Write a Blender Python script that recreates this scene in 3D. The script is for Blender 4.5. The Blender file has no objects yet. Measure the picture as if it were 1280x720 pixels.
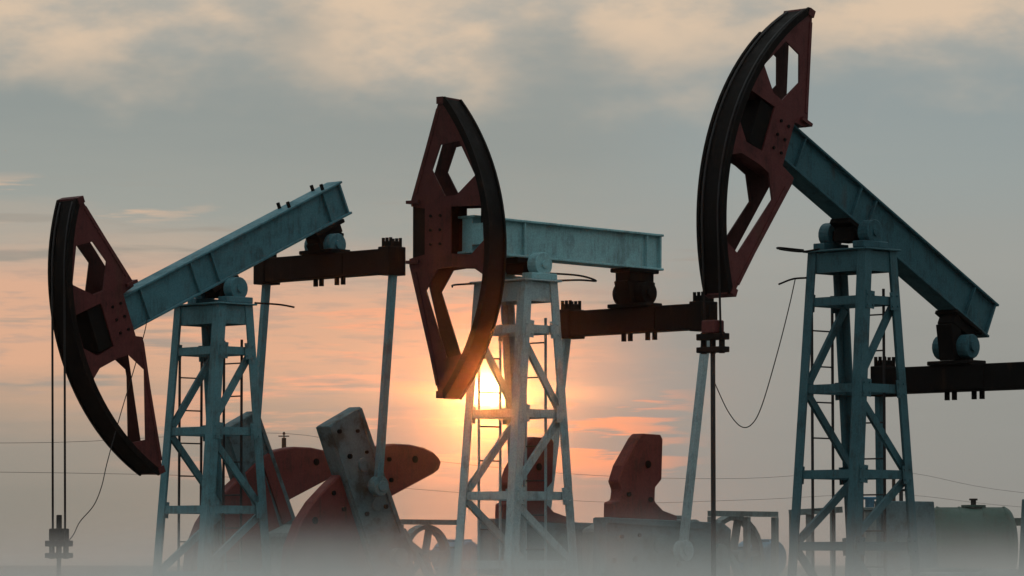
import bpy, bmesh, math, random
from mathutils import Vector, Matrix
from mathutils.geometry import tessellate_polygon
random.seed(7)
S = bpy.context.scene
COL = S.collection

# ------------------------------------------------------------------ camera
cam_d = bpy.data.cameras.new('camera')
cam_d.lens = 36.0 * 5000 / 1280
cam_d.sensor_width = 36.0
cam_d.clip_start = 0.5
cam_d.clip_end = 20000
cam = bpy.data.objects.new('camera', cam_d)
PITCH = math.atan(345 / 5000.0)
cam.location = (0, 0, 1.5)
cam.rotation_euler = (math.pi / 2 + PITCH, 0, 0)
COL.objects.link(cam)
S.camera = cam

# ------------------------------------------------------------------ render look
S.view_settings.view_transform = 'Standard'
S.view_settings.look = 'None'
S.view_settings.exposure = 0.0
S.view_settings.gamma = 1.0
S.view_settings.use_curve_mapping = False
S.cycles.use_denoising = True
S.cycles.max_bounces = 6
S.cycles.volume_bounces = 3
S.cycles.volume_step_rate = 2.0
S.cycles.volume_max_steps = 256

SUN_AZ = math.atan((610 - 640) / 5000.0)      # where the photograph shows the sun
SUN_EL = math.radians(2.45)


def srgb(r, g, b):
    f = lambda c: (c / 255 / 12.92) if c / 255 <= 0.04045 else ((c / 255 + 0.055) / 1.055) ** 2.4
    return (f(r), f(g), f(b), 1.0)


class N:
    """tiny helper for node trees"""
    def __init__(self, tree):
        self.t = tree
        tree.nodes.clear()

    def n(self, kind, **kw):
        o = self.t.nodes.new(kind)
        for k, v in kw.items():
            setattr(o, k, v)
        return o

    def put(self, sock, v):
        if hasattr(v, 'is_linked') or isinstance(v, bpy.types.NodeSocket):
            self.t.links.new(v, sock)
        else:
            sock.default_value = v

    def m(self, op, a, b=None, c=None, clamp=False):
        o = self.n('ShaderNodeMath', operation=op, use_clamp=clamp)
        self.put(o.inputs[0], a)
        if b is not None: self.put(o.inputs[1], b)
        if c is not None: self.put(o.inputs[2], c)
        return o.outputs[0]

    def vm(self, op, a, b):
        o = self.n('ShaderNodeVectorMath', operation=op)
        self.put(o.inputs[0], a); self.put(o.inputs[1], b)
        return o.outputs[0]

    def smooth(self, x, lo, hi, a=0.0, b=1.0):
        o = self.n('ShaderNodeMapRange', interpolation_type='SMOOTHSTEP')
        self.put(o.inputs['Value'], x)
        o.inputs['From Min'].default_value = lo
        o.inputs['From Max'].default_value = hi
        o.inputs['To Min'].default_value = a
        o.inputs['To Max'].default_value = b
        return o.outputs[0]

    def noise(self, vec, scale, detail=4, rough=0.55):
        o = self.n('ShaderNodeTexNoise')
        self.put(o.inputs['Vector'], vec)
        o.inputs['Scale'].default_value = scale
        o.inputs['Detail'].default_value = detail
        o.inputs['Roughness'].default_value = rough
        return o.outputs['Fac']

    def mix(self, f, a, b, mode='MIX'):
        o = self.n('ShaderNodeMix', data_type='RGBA', blend_type=mode)
        self.put(o.inputs[0], f); self.put(o.inputs[6], a); self.put(o.inputs[7], b)
        return o.outputs[2]

    def ramp(self, x, stops):
        o = self.n('ShaderNodeValToRGB')
        e = o.color_ramp.elements
        while len(e) > 1: e.remove(e[0])
        e[0].position = stops[0][0]; e[0].color = stops[0][1]
        for p, c in stops[1:]:
            k = e.new(p); k.color = c
        self.put(o.inputs[0], x)
        return o.outputs[0]


# ------------------------------------------------------------------ sky: veiled sunset under a layered cloud deck
w = bpy.data.worlds.new('World')
S.world = w
w.use_nodes = True
g = N(w.node_tree)
tc = g.n('ShaderNodeTexCoord')
sep = g.n('ShaderNodeSeparateXYZ')
g.put(sep.inputs[0], tc.outputs['Generated'])
az = g.m('ARCTAN2', sep.outputs[0], sep.outputs[1])
u = g.m('MULTIPLY', az, 50.0)                    # 1 unit = 1/50 rad
v = g.m('MULTIPLY', sep.outputs[2], 50.0)
us, vs = SUN_AZ * 50, math.sin(SUN_EL) * 50


def stretched(sx, sz):
    return g.vm('MULTIPLY', tc.outputs['Generated'], (sx, sx, sz))


n_big = g.noise(stretched(22, 40), 1.0, 4, 0.6)
n_wisp = g.noise(stretched(14, 150), 1.0, 5, 0.6)
n_fine = g.noise(stretched(60, 420), 1.0, 3, 0.6)
n_puff = g.noise(stretched(24, 56), 1.0, 5, 0.5)
vw = g.m('ADD', v, g.m('MULTIPLY', g.m('SUBTRACT', n_big, 0.5), 1.5))
vw2 = g.m('ADD', v, g.m('MULTIPLY', g.m('SUBTRACT', n_wisp, 0.5), 0.9))
P = lambda y: (705 - y) / 100 / 10
vslope = g.m('MULTIPLY', g.smooth(u, -7.0, 1.0, 0.0, 0.55), g.smooth(v, 2.6, 3.6))
warm = g.ramp(g.m('DIVIDE', g.m('ADD', vw2, vslope), 10.0), [
    (0.0, srgb(126, 132, 128)), (P(640), srgb(128, 133, 128)), (P(560), srgb(142, 141, 134)), (P(510), srgb(170, 152, 136)),
    (P(450), srgb(214, 168, 140)), (P(350), srgb(213, 170, 144)), (P(300), srgb(176, 165, 152)),
    (P(250), srgb(150, 157, 153)), (P(130), srgb(139, 149, 148)), (1.0, srgb(150, 156, 155))])
cool = g.ramp(g.m('DIVIDE', vw2, 10.0), [
    (0.0, srgb(128, 135, 133)), (P(600), srgb(132, 140, 139)), (P(420), srgb(142, 148, 146)),
    (P(330), srgb(150, 155, 152)), (P(220), srgb(145, 156, 156)), (P(130), srgb(140, 153, 155)), (1.0, srgb(150, 156, 155))])
rightness = g.smooth(g.m('ADD', u, g.m('MULTIPLY', v, -0.15)), -0.4, 1.9)
farleft = g.smooth(u, -40.0, -14.0, 1.0, 0.0)
sky = g.mix(g.m('MAXIMUM', rightness, farleft), warm, cool)
def gauss(cu, cv, su, sv):
    a = g.m('DIVIDE', g.m('SUBTRACT', u, cu), su)
    b = g.m('DIVIDE', g.m('SUBTRACT', v, cv), sv)
    return g.m('EXPONENT', g.m('MULTIPLY', g.m('ADD', g.m('MULTIPLY', a, a), g.m('MULTIPLY', b, b)), -1.0))


# cream cloud deck at the top of the view, with a bright bulge and a grey gap as in the photograph
lay = g.m('SUBTRACT', g.m('MULTIPLY', gauss(-0.9, 6.3, 1.0, 0.8), 0.7), g.m('ADD', g.m('MULTIPLY', gauss(0.5, 6.2, 0.8, 0.6), 0.5), g.m('MULTIPLY', gauss(-2.7, 6.7, 0.6, 0.6), 0.5)))
deck = g.smooth(g.m('ADD', g.m('ADD', vw, g.m('MULTIPLY', g.m('SUBTRACT', n_puff, 0.5), 1.8)), lay), 5.5, 7.2)
n_cur = g.noise(stretched(60, 130), 1.0, 7, 0.62)
deckcol = g.mix(g.smooth(g.m('ADD', g.m('MULTIPLY', n_puff, 0.7), g.m('MULTIPLY', n_cur, 0.3)), 0.36, 0.60), srgb(172, 170, 162), srgb(216, 193, 168))
sky = g.mix(g.m('MULTIPLY', deck, g.m('MULTIPLY', g.smooth(v, 9.0, 18.0, 1.0, 0.0), g.smooth(g.m('ABSOLUTE', u), 9.0, 30.0, 1.0, 0.0))), sky, deckcol)
# peach and grey streaks low over the horizon, towards the sun
near_sun = g.m('MULTIPLY', g.smooth(g.m('ABSOLUTE', g.m('SUBTRACT', u, us - 1.5)), 1.2, 3.6, 1.0, 0.0),
               g.m('MULTIPLY', g.smooth(v, 0.7, 1.7), g.smooth(v, 2.8, 4.2, 1.0, 0.0)))
streak = g.smooth(n_wisp, 0.50, 0.60)
sky = g.mix(g.m('MULTIPLY', g.m('MULTIPLY', streak, near_sun), 0.8), sky, srgb(238, 168, 134))
grey = g.m('MULTIPLY', g.smooth(g.noise(stretched(16, 190), 1.0, 4, 0.5), 0.56, 0.66),
           g.m('MULTIPLY', g.smooth(v, 1.2, 2.0), g.smooth(v, 3.8, 5.0, 1.0, 0.0)))
sky = g.mix(g.m('MULTIPLY', g.m('MULTIPLY', grey, 0.9), g.smooth(u, 1.5, 3.5, 1.0, 0.0)), sky, srgb(150, 146, 138))
n_rs = g.noise(stretched(26, 260), 1.0, 4, 0.55)
rs = g.m('MULTIPLY', g.smooth(n_rs, 0.47, 0.56), g.m('MULTIPLY', g.smooth(g.m('ABSOLUTE', g.m('SUBTRACT', u, us + 1.2)), 0.4, 1.7, 1.0, 0.0),
           g.m('MULTIPLY', g.smooth(v, 0.9, 1.3), g.smooth(v, 2.0, 2.3, 1.0, 0.0))))
sky = g.mix(g.m('MULTIPLY', rs, 0.85), sky, srgb(243, 156, 120))
fine = g.m('MULTIPLY', g.smooth(n_fine, 0.48, 0.66), g.m('MULTIPLY', g.smooth(v, 1.3, 2.2), g.smooth(v, 3.6, 4.4, 1.0, 0.0)))
sky = g.mix(g.m('MULTIPLY', g.m('MULTIPLY', fine, 0.45), g.smooth(u, 1.0, 3.0, 1.0, 0.0)), sky, srgb(168, 152, 142))
# upper left thin peach wisps
wl = g.m('MULTIPLY', g.smooth(n_wisp, 0.52, 0.60), g.m('MULTIPLY', g.smooth(v, 4.1, 4.4), g.smooth(v, 4.6, 4.9, 1.0, 0.0)))
sky = g.mix(g.m('MULTIPLY', g.m('MULTIPLY', wl, 0.9), g.smooth(u, -5.0, -3.2, 1.0, 0.0)), sky, srgb(205, 178, 155))


def add_glow(sky, f, col, k):
    return g.mix(g.m('MULTIPLY', f, 1.0, clamp=True), sky, tuple(c_ * k for c_ in col[:3]) + (1,), 'ADD')


cut = g.smooth(g.m('ADD', v, g.m('MULTIPLY', g.m('SUBTRACT', n_fine, 0.5), 0.12)), vs - 0.20, vs - 0.10, 0.10, 1.0)
sky = add_glow(sky, gauss(us - 0.4, vs + 0.1, 2.4, 0.42), (1.0, 0.36, 0.16, 1), 0.13)
sky = add_glow(sky, g.m('MULTIPLY', gauss(us + 0.15, vs - 0.02, 1.0, 0.13), cut), (1.0, 0.40, 0.10, 1), 0.55)
sky = add_glow(sky, g.m('MULTIPLY', gauss(us, vs, 0.18, 0.165), cut), (1.0, 0.74, 0.38, 1), 9.0)
sky = add_glow(sky, g.m('MULTIPLY', gauss(us, vs, 0.42, 0.34), cut), (1.0, 0.42, 0.10, 1), 0.6)
# sky above the view boosted as added fill light, rising like an overcast zenith
bright = g.n('ShaderNodeVectorMath', operation='SCALE')
g.put(bright.inputs[0], sky)
g.put(bright.inputs['Scale'], g.smooth(sep.outputs[2], 0.15, 0.9, 1.0, 2.6))
sky = bright.outputs[0]
bg = g.n('ShaderNodeBackground')
g.put(bg.inputs['Color'], sky)
# the layered clouds sit in front of a physical evening sky
nish = g.n('ShaderNodeTexSky', sky_type='NISHITA')
nish.sun_disc = False
nish.sun_elevation = SUN_EL
nish.sun_rotation = SUN_AZ
bg2 = g.n('ShaderNodeBackground')
g.put(bg2.inputs['Color'], nish.outputs[0])
bg2.inputs['Strength'].default_value = 0.0015
bg.inputs['Strength'].default_value = 1.0
ad = g.n('ShaderNodeAddShader')
out = g.n('ShaderNodeOutputWorld')
w.node_tree.links.new(bg.outputs[0], ad.inputs[0])
w.node_tree.links.new(bg2.outputs[0], ad.inputs[1])
w.node_tree.links.new(ad.outputs[0], out.inputs['Surface'])

# ------------------------------------------------------------------ the veiled sun
sun_d = bpy.data.lights.new('sun', 'SUN')
sun_d.energy = 0.14
sun_d.angle = math.radians(0.5)
sun_d.color = (1.0, 0.26, 0.05)
sun = bpy.data.objects.new('sun', sun_d)
sd = Vector((math.sin(SUN_AZ) * math.cos(SUN_EL), math.cos(SUN_AZ) * math.cos(SUN_EL), math.sin(SUN_EL)))
sun.rotation_euler = sd.to_track_quat('Z', 'Y').to_euler()
sun.location = (0, 200, 60)
COL.objects.link(sun)


# ------------------------------------------------------------------ materials
def paint(name, col, dirt, rough=0.6, dirt_amt=0.5, scale=3.0, metal=0.0, bump=0.15, spec=0.2, streak=0.4):
    m = bpy.data.materials.new(name)
    m.use_nodes = True
    k = N(m.node_tree)
    geo = k.n('ShaderNodeNewGeometry')
    tco = k.n('ShaderNodeTexCoord')
    pos = tco.outputs['Object']
    n1 = k.noise(pos, scale, 6, 0.65)
    n2 = k.noise(k.vm('MULTIPLY', pos, (9.0, 9.0, 1.2)), scale, 4, 0.6)
    n3 = k.noise(pos, scale * 14, 3, 0.7)
    f = k.smooth(k.m('ADD', k.m('MULTIPLY', n1, 1.0 - streak), k.m('MULTIPLY', n2, streak)), 0.47, 0.66)
    c = k.mix(k.m('MULTIPLY', f, dirt_amt), col, dirt)
    n4 = k.noise(k.vm('MULTIPLY', pos, (2.4, 2.4, 0.7)), 1.3, 7, 0.68)
    c = k.mix(k.m('MULTIPLY', k.smooth(n4, 0.58, 0.70), 0.55), c, tuple(0.35 * a_ + 0.65 * b_ for a_, b_ in zip(col[:3], (0.05, 0.026, 0.016))) + (1,))
    shade = k.smooth(n3, 0.3, 0.7, 0.82, 1.12)
    cc = k.vm('SCALE', c, (0, 0, 0))
    cc.node.inputs['Scale'].default_value = 1.0
    k.put(cc.node.inputs['Scale'], shade)
    b = k.n('ShaderNodeBsdfPrincipled')
    k.put(b.inputs['Base Color'], cc)
    k.put(b.inputs['Roughness'], k.smooth(n1, 0.3, 0.7, rough - 0.1, min(1.0, rough + 0.2)))
    b.inputs['Metallic'].default_value = metal
    b.inputs['Specular IOR Level'].default_value = spec
    bp = k.n('ShaderNodeBump')
    bp.inputs['Strength'].default_value = bump
    bp.inputs['Distance'].default_value = 0.02
    k.put(bp.inputs['Height'], n3)
    k.put(b.inputs['Normal'], bp.outputs[0])
    o = k.n('ShaderNodeOutputMaterial')
    k.put(o.inputs['Surface'], b.outputs[0])
    return m


RUST = (0.045, 0.022, 0.014, 1)
M = {
    'teal': paint('teal_paint', (0.052, 0.145, 0.175, 1), (0.028, 0.046, 0.05, 1), 0.6, 0.6),
    'teal_leg': paint('tower_teal_paint', (0.07, 0.175, 0.205, 1), (0.045, 0.052, 0.05, 1), 0.6, 0.6),
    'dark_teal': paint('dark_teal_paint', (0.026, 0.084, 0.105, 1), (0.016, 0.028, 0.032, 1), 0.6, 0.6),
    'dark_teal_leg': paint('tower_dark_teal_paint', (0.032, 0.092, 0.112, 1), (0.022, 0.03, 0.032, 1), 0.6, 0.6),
    'pale': paint('pale_blue_grey_paint', (0.205, 0.385, 0.415, 1), (0.10, 0.14, 0.145, 1), 0.55, 0.5),
    'pale_leg': paint('tower_pale_paint', (0.26, 0.345, 0.365, 1), (0.12, 0.11, 0.10, 1), 0.6, 0.55),
    'red': paint('oxide_red_paint', (0.078, 0.016, 0.016, 1), (0.022, 0.009, 0.009, 1), 0.6, 0.7),
    'red_c': paint('faded_red_paint', (0.056, 0.011, 0.010, 1), (0.018, 0.008, 0.007, 1), 0.6, 0.7),
    'red_shade': paint('shade_darkened_red_paint', (0.035, 0.009, 0.008, 1), (0.010, 0.006, 0.006, 1), 0.6, 0.9, 2.0, spec=0.1),  # inner plate: the same red, darkened to paint in the shade between plates
    'weight': paint('counterweight_red_paint', (0.12, 0.026, 0.024, 1), (0.05, 0.025, 0.022, 1), 0.7, 0.7),
    'black': paint('greasy_black_steel', (0.0065, 0.006, 0.006, 1), (0.010, 0.008, 0.007, 1), 0.7, 0.8, spec=0.05),
    'shoe': paint('arc_black_steel', (0.005, 0.0045, 0.0045, 1), (0.013, 0.010, 0.009, 1), 0.65, 0.8, spec=0.05),
    'crank': paint('weathered_grey_steel', (0.075, 0.125, 0.14, 1), (0.035, 0.04, 0.038, 1), 0.7, 0.85, 2.6, 0, 0.3, 0.2, 0.0),
    'wire': paint('steel_wire', (0.02, 0.02, 0.022, 1), RUST, 0.6, 0.4),
    'grey': paint('grey_machine_paint', (0.13, 0.17, 0.17, 1), (0.06, 0.055, 0.05, 1), 0.65, 0.7),
    'blue': paint('motor_blue_paint', (0.05, 0.16, 0.24, 1), (0.05, 0.05, 0.05, 1), 0.6, 0.6),
    'green': paint('tank_green_paint', (0.022, 0.055, 0.044, 1), (0.035, 0.035, 0.026, 1), 0.6, 0.8, 0.9),
    'concrete': paint('concrete', (0.3, 0.29, 0.27, 1), (0.2, 0.19, 0.17, 1), 0.9, 0.7, 1.0),
    'wood': paint('pole_wood', (0.03, 0.026, 0.022, 1), (0.02, 0.018, 0.016, 1), 0.9, 0.7),
}


# ------------------------------------------------------------------ mesh helpers
def new_obj(name, bm, mat, parent=None, smooth=False, bevel=0.0):
    bmesh.ops.recalc_face_normals(bm, faces=bm.faces)
    me = bpy.data.meshes.new(name)
    bm.to_mesh(me)
    bm.free()
    if smooth:
        for p in me.polygons: p.use_smooth = True
    me.materials.append(mat)
    o = bpy.data.objects.new(name, me)
    COL.objects.link(o)
    if parent is not None: o.parent = parent
    if bevel:
        md = o.modifiers.new('bevel', 'BEVEL')
        md.width = bevel; md.segments = 1; md.limit_method = 'ANGLE'; md.angle_limit = 0.6
    return o


def tag(o, label=None, cat=None, group=None, kind=None):
    if label: o['label'] = label
    if cat: o['category'] = cat
    if group: o['group'] = group
    if kind: o['kind'] = kind
    return o


def bar(bm, p, q, wd, ht, up=(0, 0, 1)):
    """rectangular bar from p to q; ht along 'up', wd across it"""
    p, q = Vector(p), Vector(q)
    d = (q - p).normalized()
    a = d.cross(Vector(up))
    if a.length < 1e-4: a = d.cross(Vector((1, 0, 0)))
    a.normalize()
    b = a.cross(d).normalized()
    vs_ = []
    for e in (p, q):
        for sa, sb in ((-1, -1), (1, -1), (1, 1), (-1, 1)):
            vs_.append(bm.verts.new(e + a * (sa * wd / 2) + b * (sb * ht / 2)))
    bm.faces.new(vs_[0:4]); bm.faces.new(vs_[4:8])
    for i in range(4):
        j = (i + 1) % 4
        bm.faces.new((vs_[i], vs_[j], vs_[4 + j], vs_[4 + i]))


def cyl(bm, p, q, r, n=12, r2=None):
    p, q = Vector(p), Vector(q)
    d = (q - p).normalized()
    a = d.orthogonal().normalized()
    b = d.cross(a)
    r2 = r if r2 is None else r2
    A, B = [], []
    for i in range(n):
        t = 2 * math.pi * i / n
        e = a * math.cos(t) + b * math.sin(t)
        A.append(bm.verts.new(p + e * r)); B.append(bm.verts.new(q + e * r2))
    bm.faces.new(A); bm.faces.new(B)
    for i in range(n):
        j = (i + 1) % n
        bm.faces.new((A[i], A[j], B[j], B[i]))


def prism(bm, loops, f0, f1):
    """solid between two placements (f0, f1: 2-D -> 3-D) of an outline with holes"""
    tri = tessellate_polygon([[Vector((x, y, 0)) for x, y in l] for l in loops])
    flat = [p for l in loops for p in l]
    A = [bm.verts.new(f0(*p)) for p in flat]
    B = [bm.verts.new(f1(*p)) for p in flat]
    for t in tri:
        try:
            bm.faces.new([A[i] for i in t]); bm.faces.new([B[i] for i in t][::-1])
        except ValueError:
            pass
    k = 0
    for l in loops:
        for i in range(len(l)):
            a, b = k + i, k + (i + 1) % len(l)
            bm.faces.new((A[a], A[b], B[b], B[a]))
        k += len(l)


def tube(name, pts, r, mat, parent=None, n=6):
    bm = bmesh.new()
    pts = [Vector(p) for p in pts]
    rings = []
    for i, p in enumerate(pts):
        d = (pts[min(i + 1, len(pts) - 1)] - pts[max(i - 1, 0)]).normalized()
        a = d.cross(Vector((0.31, 0.9, 0.3))).normalized()
        b = d.cross(a)
        rings.append([bm.verts.new(p + a * (r * math.cos(2 * math.pi * k / n)) + b * (r * math.sin(2 * math.pi * k / n))) for k in range(n)])
    for i in range(len(rings) - 1):
        for k in range(n):
            j = (k + 1) % n
            bm.faces.new((rings[i][k], rings[i][j], rings[i + 1][j], rings[i + 1][k]))
    bm.faces.new(rings[0]); bm.faces.new(rings[-1])
    return new_obj(name, bm, mat, parent, True)


def curve_pts(ctrl, n=40):
    """Catmull-Rom through control points"""
    c = [Vector(p) for p in ctrl]
    c = [c[0] * 2 - c[1]] + c + [c[-1] * 2 - c[-2]]
    r = []
    segs = len(c) - 3
    per = max(2, n // segs)
    for i in range(segs):
        p0, p1, p2, p3 = c[i:i + 4]
        for k in range(per):
            t = k / per
            r.append(0.5 * ((2 * p1) + (p2 - p0) * t + (2 * p0 - 5 * p1 + 4 * p2 - p3) * t * t + (3 * p1 - p0 - 3 * p2 + p3) * t ** 3))
    r.append(c[-2])
    return r


# ------------------------------------------------------------------ ground
bm = bmesh.new()
G = 60
ext = 4000.0
ring = [bm.verts.new((ext * math.cos(t * 2 * math.pi / G), ext * math.sin(t * 2 * math.pi / G), 0)) for t in range(G)]
bm.faces.new(ring)
gm = bpy.data.materials.new('dry_steppe_ground')
gm.use_nodes = True
k = N(gm.node_tree)
gp = k.n('ShaderNodeNewGeometry')
gn = k.noise(gp.outputs['Position'], 0.15, 6, 0.65)
gn2 = k.noise(gp.outputs['Position'], 4.0, 4, 0.65)
b_ = k.n('ShaderNodeBsdfPrincipled')
k.put(b_.inputs['Base Color'], k.mix(k.smooth(k.m('ADD', k.m('MULTIPLY', gn, .6), k.m('MULTIPLY', gn2, .4)), 0.4, 0.62), (0.055, 0.05, 0.036, 1), (0.10, 0.09, 0.062, 1)))
b_.inputs['Roughness'].default_value = 0.95
k.put(k.n('ShaderNodeOutputMaterial').inputs['Surface'], b_.outputs[0])
tag(new_obj('ground', bm, gm), kind='structure')


# ------------------------------------------------------------------ the pump jack
LEVELS = [-0.93, -2.12, -3.28, -4.25]
HEAD_R = 3.36
HEAD_C = 0.72 - HEAD_R


def pump_jack(px, py, hp, yaw, tilt, label, c):
    """px,py: beam pivot in plan, hp its height; yaw: direction of the tail; tilt: tail raised (+)"""
    root = bpy.data.objects.new('pump_jack', None)
    COL.objects.link(root)
    root.location = (px, py, 0)
    root.rotation_euler = (0, 0, math.radians(yaw))
    tag(root, label, 'pump jack', 'pump jacks over the oil wells')
    T = math.radians(tilt)
    V = lambda s, w_, z: Vector((s, -w_, z + hp))                     # machine frame: along the beam, across, up from the pivot
    B = lambda b, w_, vv: V(b * math.cos(T) - vv * math.sin(T), w_, b * math.sin(T) + vv * math.cos(T))
    body, leg_m = M[c['body']], M[c['legs']]
    UPB = B(0, 0, 1) - B(0, 0, 0)
    XB = B(1, 0, 0) - B(0, 0, 0)
    XV, YV, ZV = Vector((1, 0, 0)), Vector((0, 1, 0)), Vector((0, 0, 1))

    def part(name, mat, parent, fn, bevel=0.0, smooth=False):
        bm = bmesh.new(); fn(bm)
        return new_obj(name, bm, mat, parent, smooth, bevel)

    # --- walking beam: rolled I-section with stiffeners
    b0, b1 = c['beam']
    v0, v1 = 0.10, 0.635
    fw = 0.34

    def web(bm):
        bar(bm, B(b0, 0, (v0 + v1) / 2), B(b1, 0, (v0 + v1) / 2), 0.2, v1 - v0 - 0.06, UPB)
    beam = part('walking_beam', body, root, web)
    for vv in (v0 + 0.0165, v1 - 0.0165):
        part('flange', body, beam, lambda bm: bar(bm, B(b0 - 0.03, 0, vv), B(b1 + 0.06, 0, vv), fw, 0.033, UPB), 0.006)
    for bb in c['stiff']:
        for sg in (-1, 1):
            part('stiffener', body, beam, lambda bm: bar(bm, B(bb, sg * 0.13, v0 + 0.034), B(bb, sg * 0.13, v1 - 0.034), 0.024, 0.055, YV))
    part('end_plate', body, beam, lambda bm: bar(bm, B(b1 + 0.006, 0, v0 + 0.034), B(b1 + 0.006, 0, v1 - 0.034), 0.03, fw - 0.03, YV))
    for bb in c['bolts']:
        for sg in (-1, 1):
            part('bolt', M['black'], beam, lambda bm: cyl(bm, B(bb, sg * 0.11, v1 - 0.01), B(bb, sg * 0.11, v1 + 0.09), 0.028, 8))

    # --- saddle bearing on the tower
    s0 = c['tower_s']
    sb = c.get('bearing_s', 0.0)
    sad = part('saddle_bearing', M['black'], root, lambda bm: (
        bar(bm, V(sb, -0.42, -0.02), V(sb, 0.42, -0.02), 0.14, 0.14),
        bar(bm, B(sb - 0.28, 0, 0.06), B(sb + 0.28, 0, 0.06), 0.36, 0.075, UPB),
        bar(bm, V(sb, -0.17, -0.02), V(sb, 0.17, -0.02), 0.3, 0.2)), 0.01)
    for sg in (-1, 1):
        hb = part('bearing_housing', body, sad, lambda bm: (
            cyl(bm, V(sb, sg * 0.26, 0.0), V(sb, sg * 0.44, 0.0), 0.17, 20),
            bar(bm, V(sb - 0.26, sg * 0.35, -0.17), V(sb + 0.26, sg * 0.35, -0.17), 0.2, 0.09)), 0.008)
        part('bearing_cap', body, sad, lambda bm: cyl(bm, V(sb, sg * 0.44, 0.0), V(sb, sg * 0.465, 0.0), 0.055, 12))

    # --- tower (four angle legs, cross bars, braces, ladders, top frame)
    zt = -0.25
    tl = lambda z: 0.335 + 0.086 * (zt - 0.1 - z)
    tw = lambda z: 0.515 + 0.015 * (zt - 0.1 - z)
    corner = lambda sl, sw, z: V(s0 + sl * tl(z), sw * tw(z), z)
    zb = -hp + 0.12
    for sl in (-1, 1):
        for sw in (-1, 1):
            def leg(bm):
                pa, pb = corner(sl, sw, zt), corner(sl, sw, zb)
                a = 0.145; t = 0.022
                ins, inw = -sl, sw   # inward in local x and local y (y = -w)
                prof = [(0, 0), (a, 0), (a, t), (t, t), (t, a), (0, a)]
                prism(bm, [prof], lambda x, y: pa + Vector((ins * x, inw * y, 0)), lambda x, y: pb + Vector((ins * x, inw * y, 0)))
            lg = part('tower_leg', leg_m, root, leg)
            part('foot_plate', leg_m, lg, lambda bm: bar(bm, corner(sl, sw, zb) + Vector((-sl * 0.06, sw * 0.06, -0.02)), corner(sl, sw, zb) + Vector((-sl * 0.06, sw * 0.06, 0.02)), 0.34, 0.34))
    # top frame
    zf = zt - 0.15
    top = part('top_plate', leg_m, root, lambda bm: bar(bm, V(s0 - tl(zt) - 0.05, 0, zt + 0.012), V(s0 + tl(zt) + 0.05, 0, zt + 0.012), 2 * tw(zt) + 0.1, 0.024), 0.005)
    for z, h, th in [(zf, 0.27, 0.04)] + [(z, 0.115, 0.05) for z in LEVELS]:
        for sg in (-1, 1):
            o = 0.024 + th / 2
            part('cross_bar', leg_m, root, lambda bm: bar(bm, corner(sg, -1, z) + Vector((-sg * o, -0.0, 0)) + Vector((0, -0.024, 0)),
                                                          corner(sg, 1, z) + Vector((-sg * o, 0, 0)) + Vector((0, 0.024, 0)), th, h))
            part('cross_bar', leg_m, root, lambda bm: bar(bm, corner(-1, sg, z) + Vector((0.075, sg * o, 0)),
                                                          corner(1, sg, z) + Vector((-0.075, sg * o, 0)), th, h))
    # gussets at the node points of the two side faces
    zz = [LEVELS[0], LEVELS[1], LEVELS[2], LEVELS[3], zb + 0.1]
    flip = c['brace_flip']
    for i in range(1 - 1, 4):
        za, zc = zz[i] - 0.07, zz[i + 1] + 0.07
        for sw in (-1, 1):
            up = (i % 2 == 0) != flip
            if i == 0:
                pass
            fa, fb = (zc, za) if up else (za, zc)     # height at the front leg, at the rear leg
            off = Vector((0, sw * 0.105, 0))
            pa = corner(-1, sw, fa) + Vector((0.06, 0, 0)) + off
            pb = corner(1, sw, fb) + Vector((-0.06, 0, 0)) + off
            part('brace', leg_m, root, lambda bm: bar(bm, pa, pb, 0.05, 0.105))
    for z in LEVELS:
        for sl in (-1, 1):
            for sw in (-1, 1):
                gp_ = part('gusset_plate', leg_m, root, lambda bm: bar(bm, corner(sl, sw, z + 0.12) + Vector((-sl * 0.13, -sw * 0.004, 0)), corner(sl, sw, z - 0.12) + Vector((-sl * 0.13, -sw * 0.004, 0)), 0.012, 0.17, XV))
                for dz in (-0.07, 0.07):
                    for dx in (0.07, 0.18):
                        part('bolt', leg_m, gp_, lambda bm: cyl(bm, corner(sl, sw, z + dz) + Vector((-sl * dx, -sw * 0.0, 0)), corner(sl, sw, z + dz) + Vector((-sl * dx, -sw * 0.024, 0)), 0.016, 6))
    # ladders
    for kind in c['ladders']:
        if kind == 'side':
            f = lambda t, z: V(s0 + t, -tw(-3.0) - 0.07, z)
            t0, t1 = -0.12, 0.31
        else:
            f = lambda t, z: V(s0 + 0.30, t, z)
            t0, t1 = -0.10, 0.30
        za, zc = (-0.95 if kind == 'side' else -0.75), -hp + 0.15
        lad = part('ladder', M['wire'] if c['dark_ladder'] else leg_m, root, lambda bm: bar(bm, f(t0, za), f(t0, zc), 0.028, 0.028, XV))
        part('rail', M['wire'] if c['dark_ladder'] else leg_m, lad, lambda bm: bar(bm, f(t1, za), f(t1, zc), 0.028, 0.028, XV))
        z = za - 0.35
        while z > zc:
            part('rung', M['wire'], lad, lambda bm: cyl(bm, f(t0, z), f(t1, z), 0.011, 6))
            z -= 0.49
    # bent guard rods at the top of the tower
    for pts in c['rods']:
        tube('guard_rod', curve_pts([V(*p) for p in pts], 24), 0.014, M['black'], root)

    # --- equalizer bar with its bearing under the tail
    be = c['eq_b']
    ez = c['eq_z']
    hs = V(0, 0, 0)
    es = be * math.cos(T) + 0.06 * math.sin(T)
    w0, w1 = c['eq_w']
    eq = part('equalizer_beam', M['black'], root, lambda bm: bar(bm, V(es, w0, ez), V(es, w1, ez), 0.30, 0.37), 0.01)
    wm = c['eq_mid']
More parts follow.
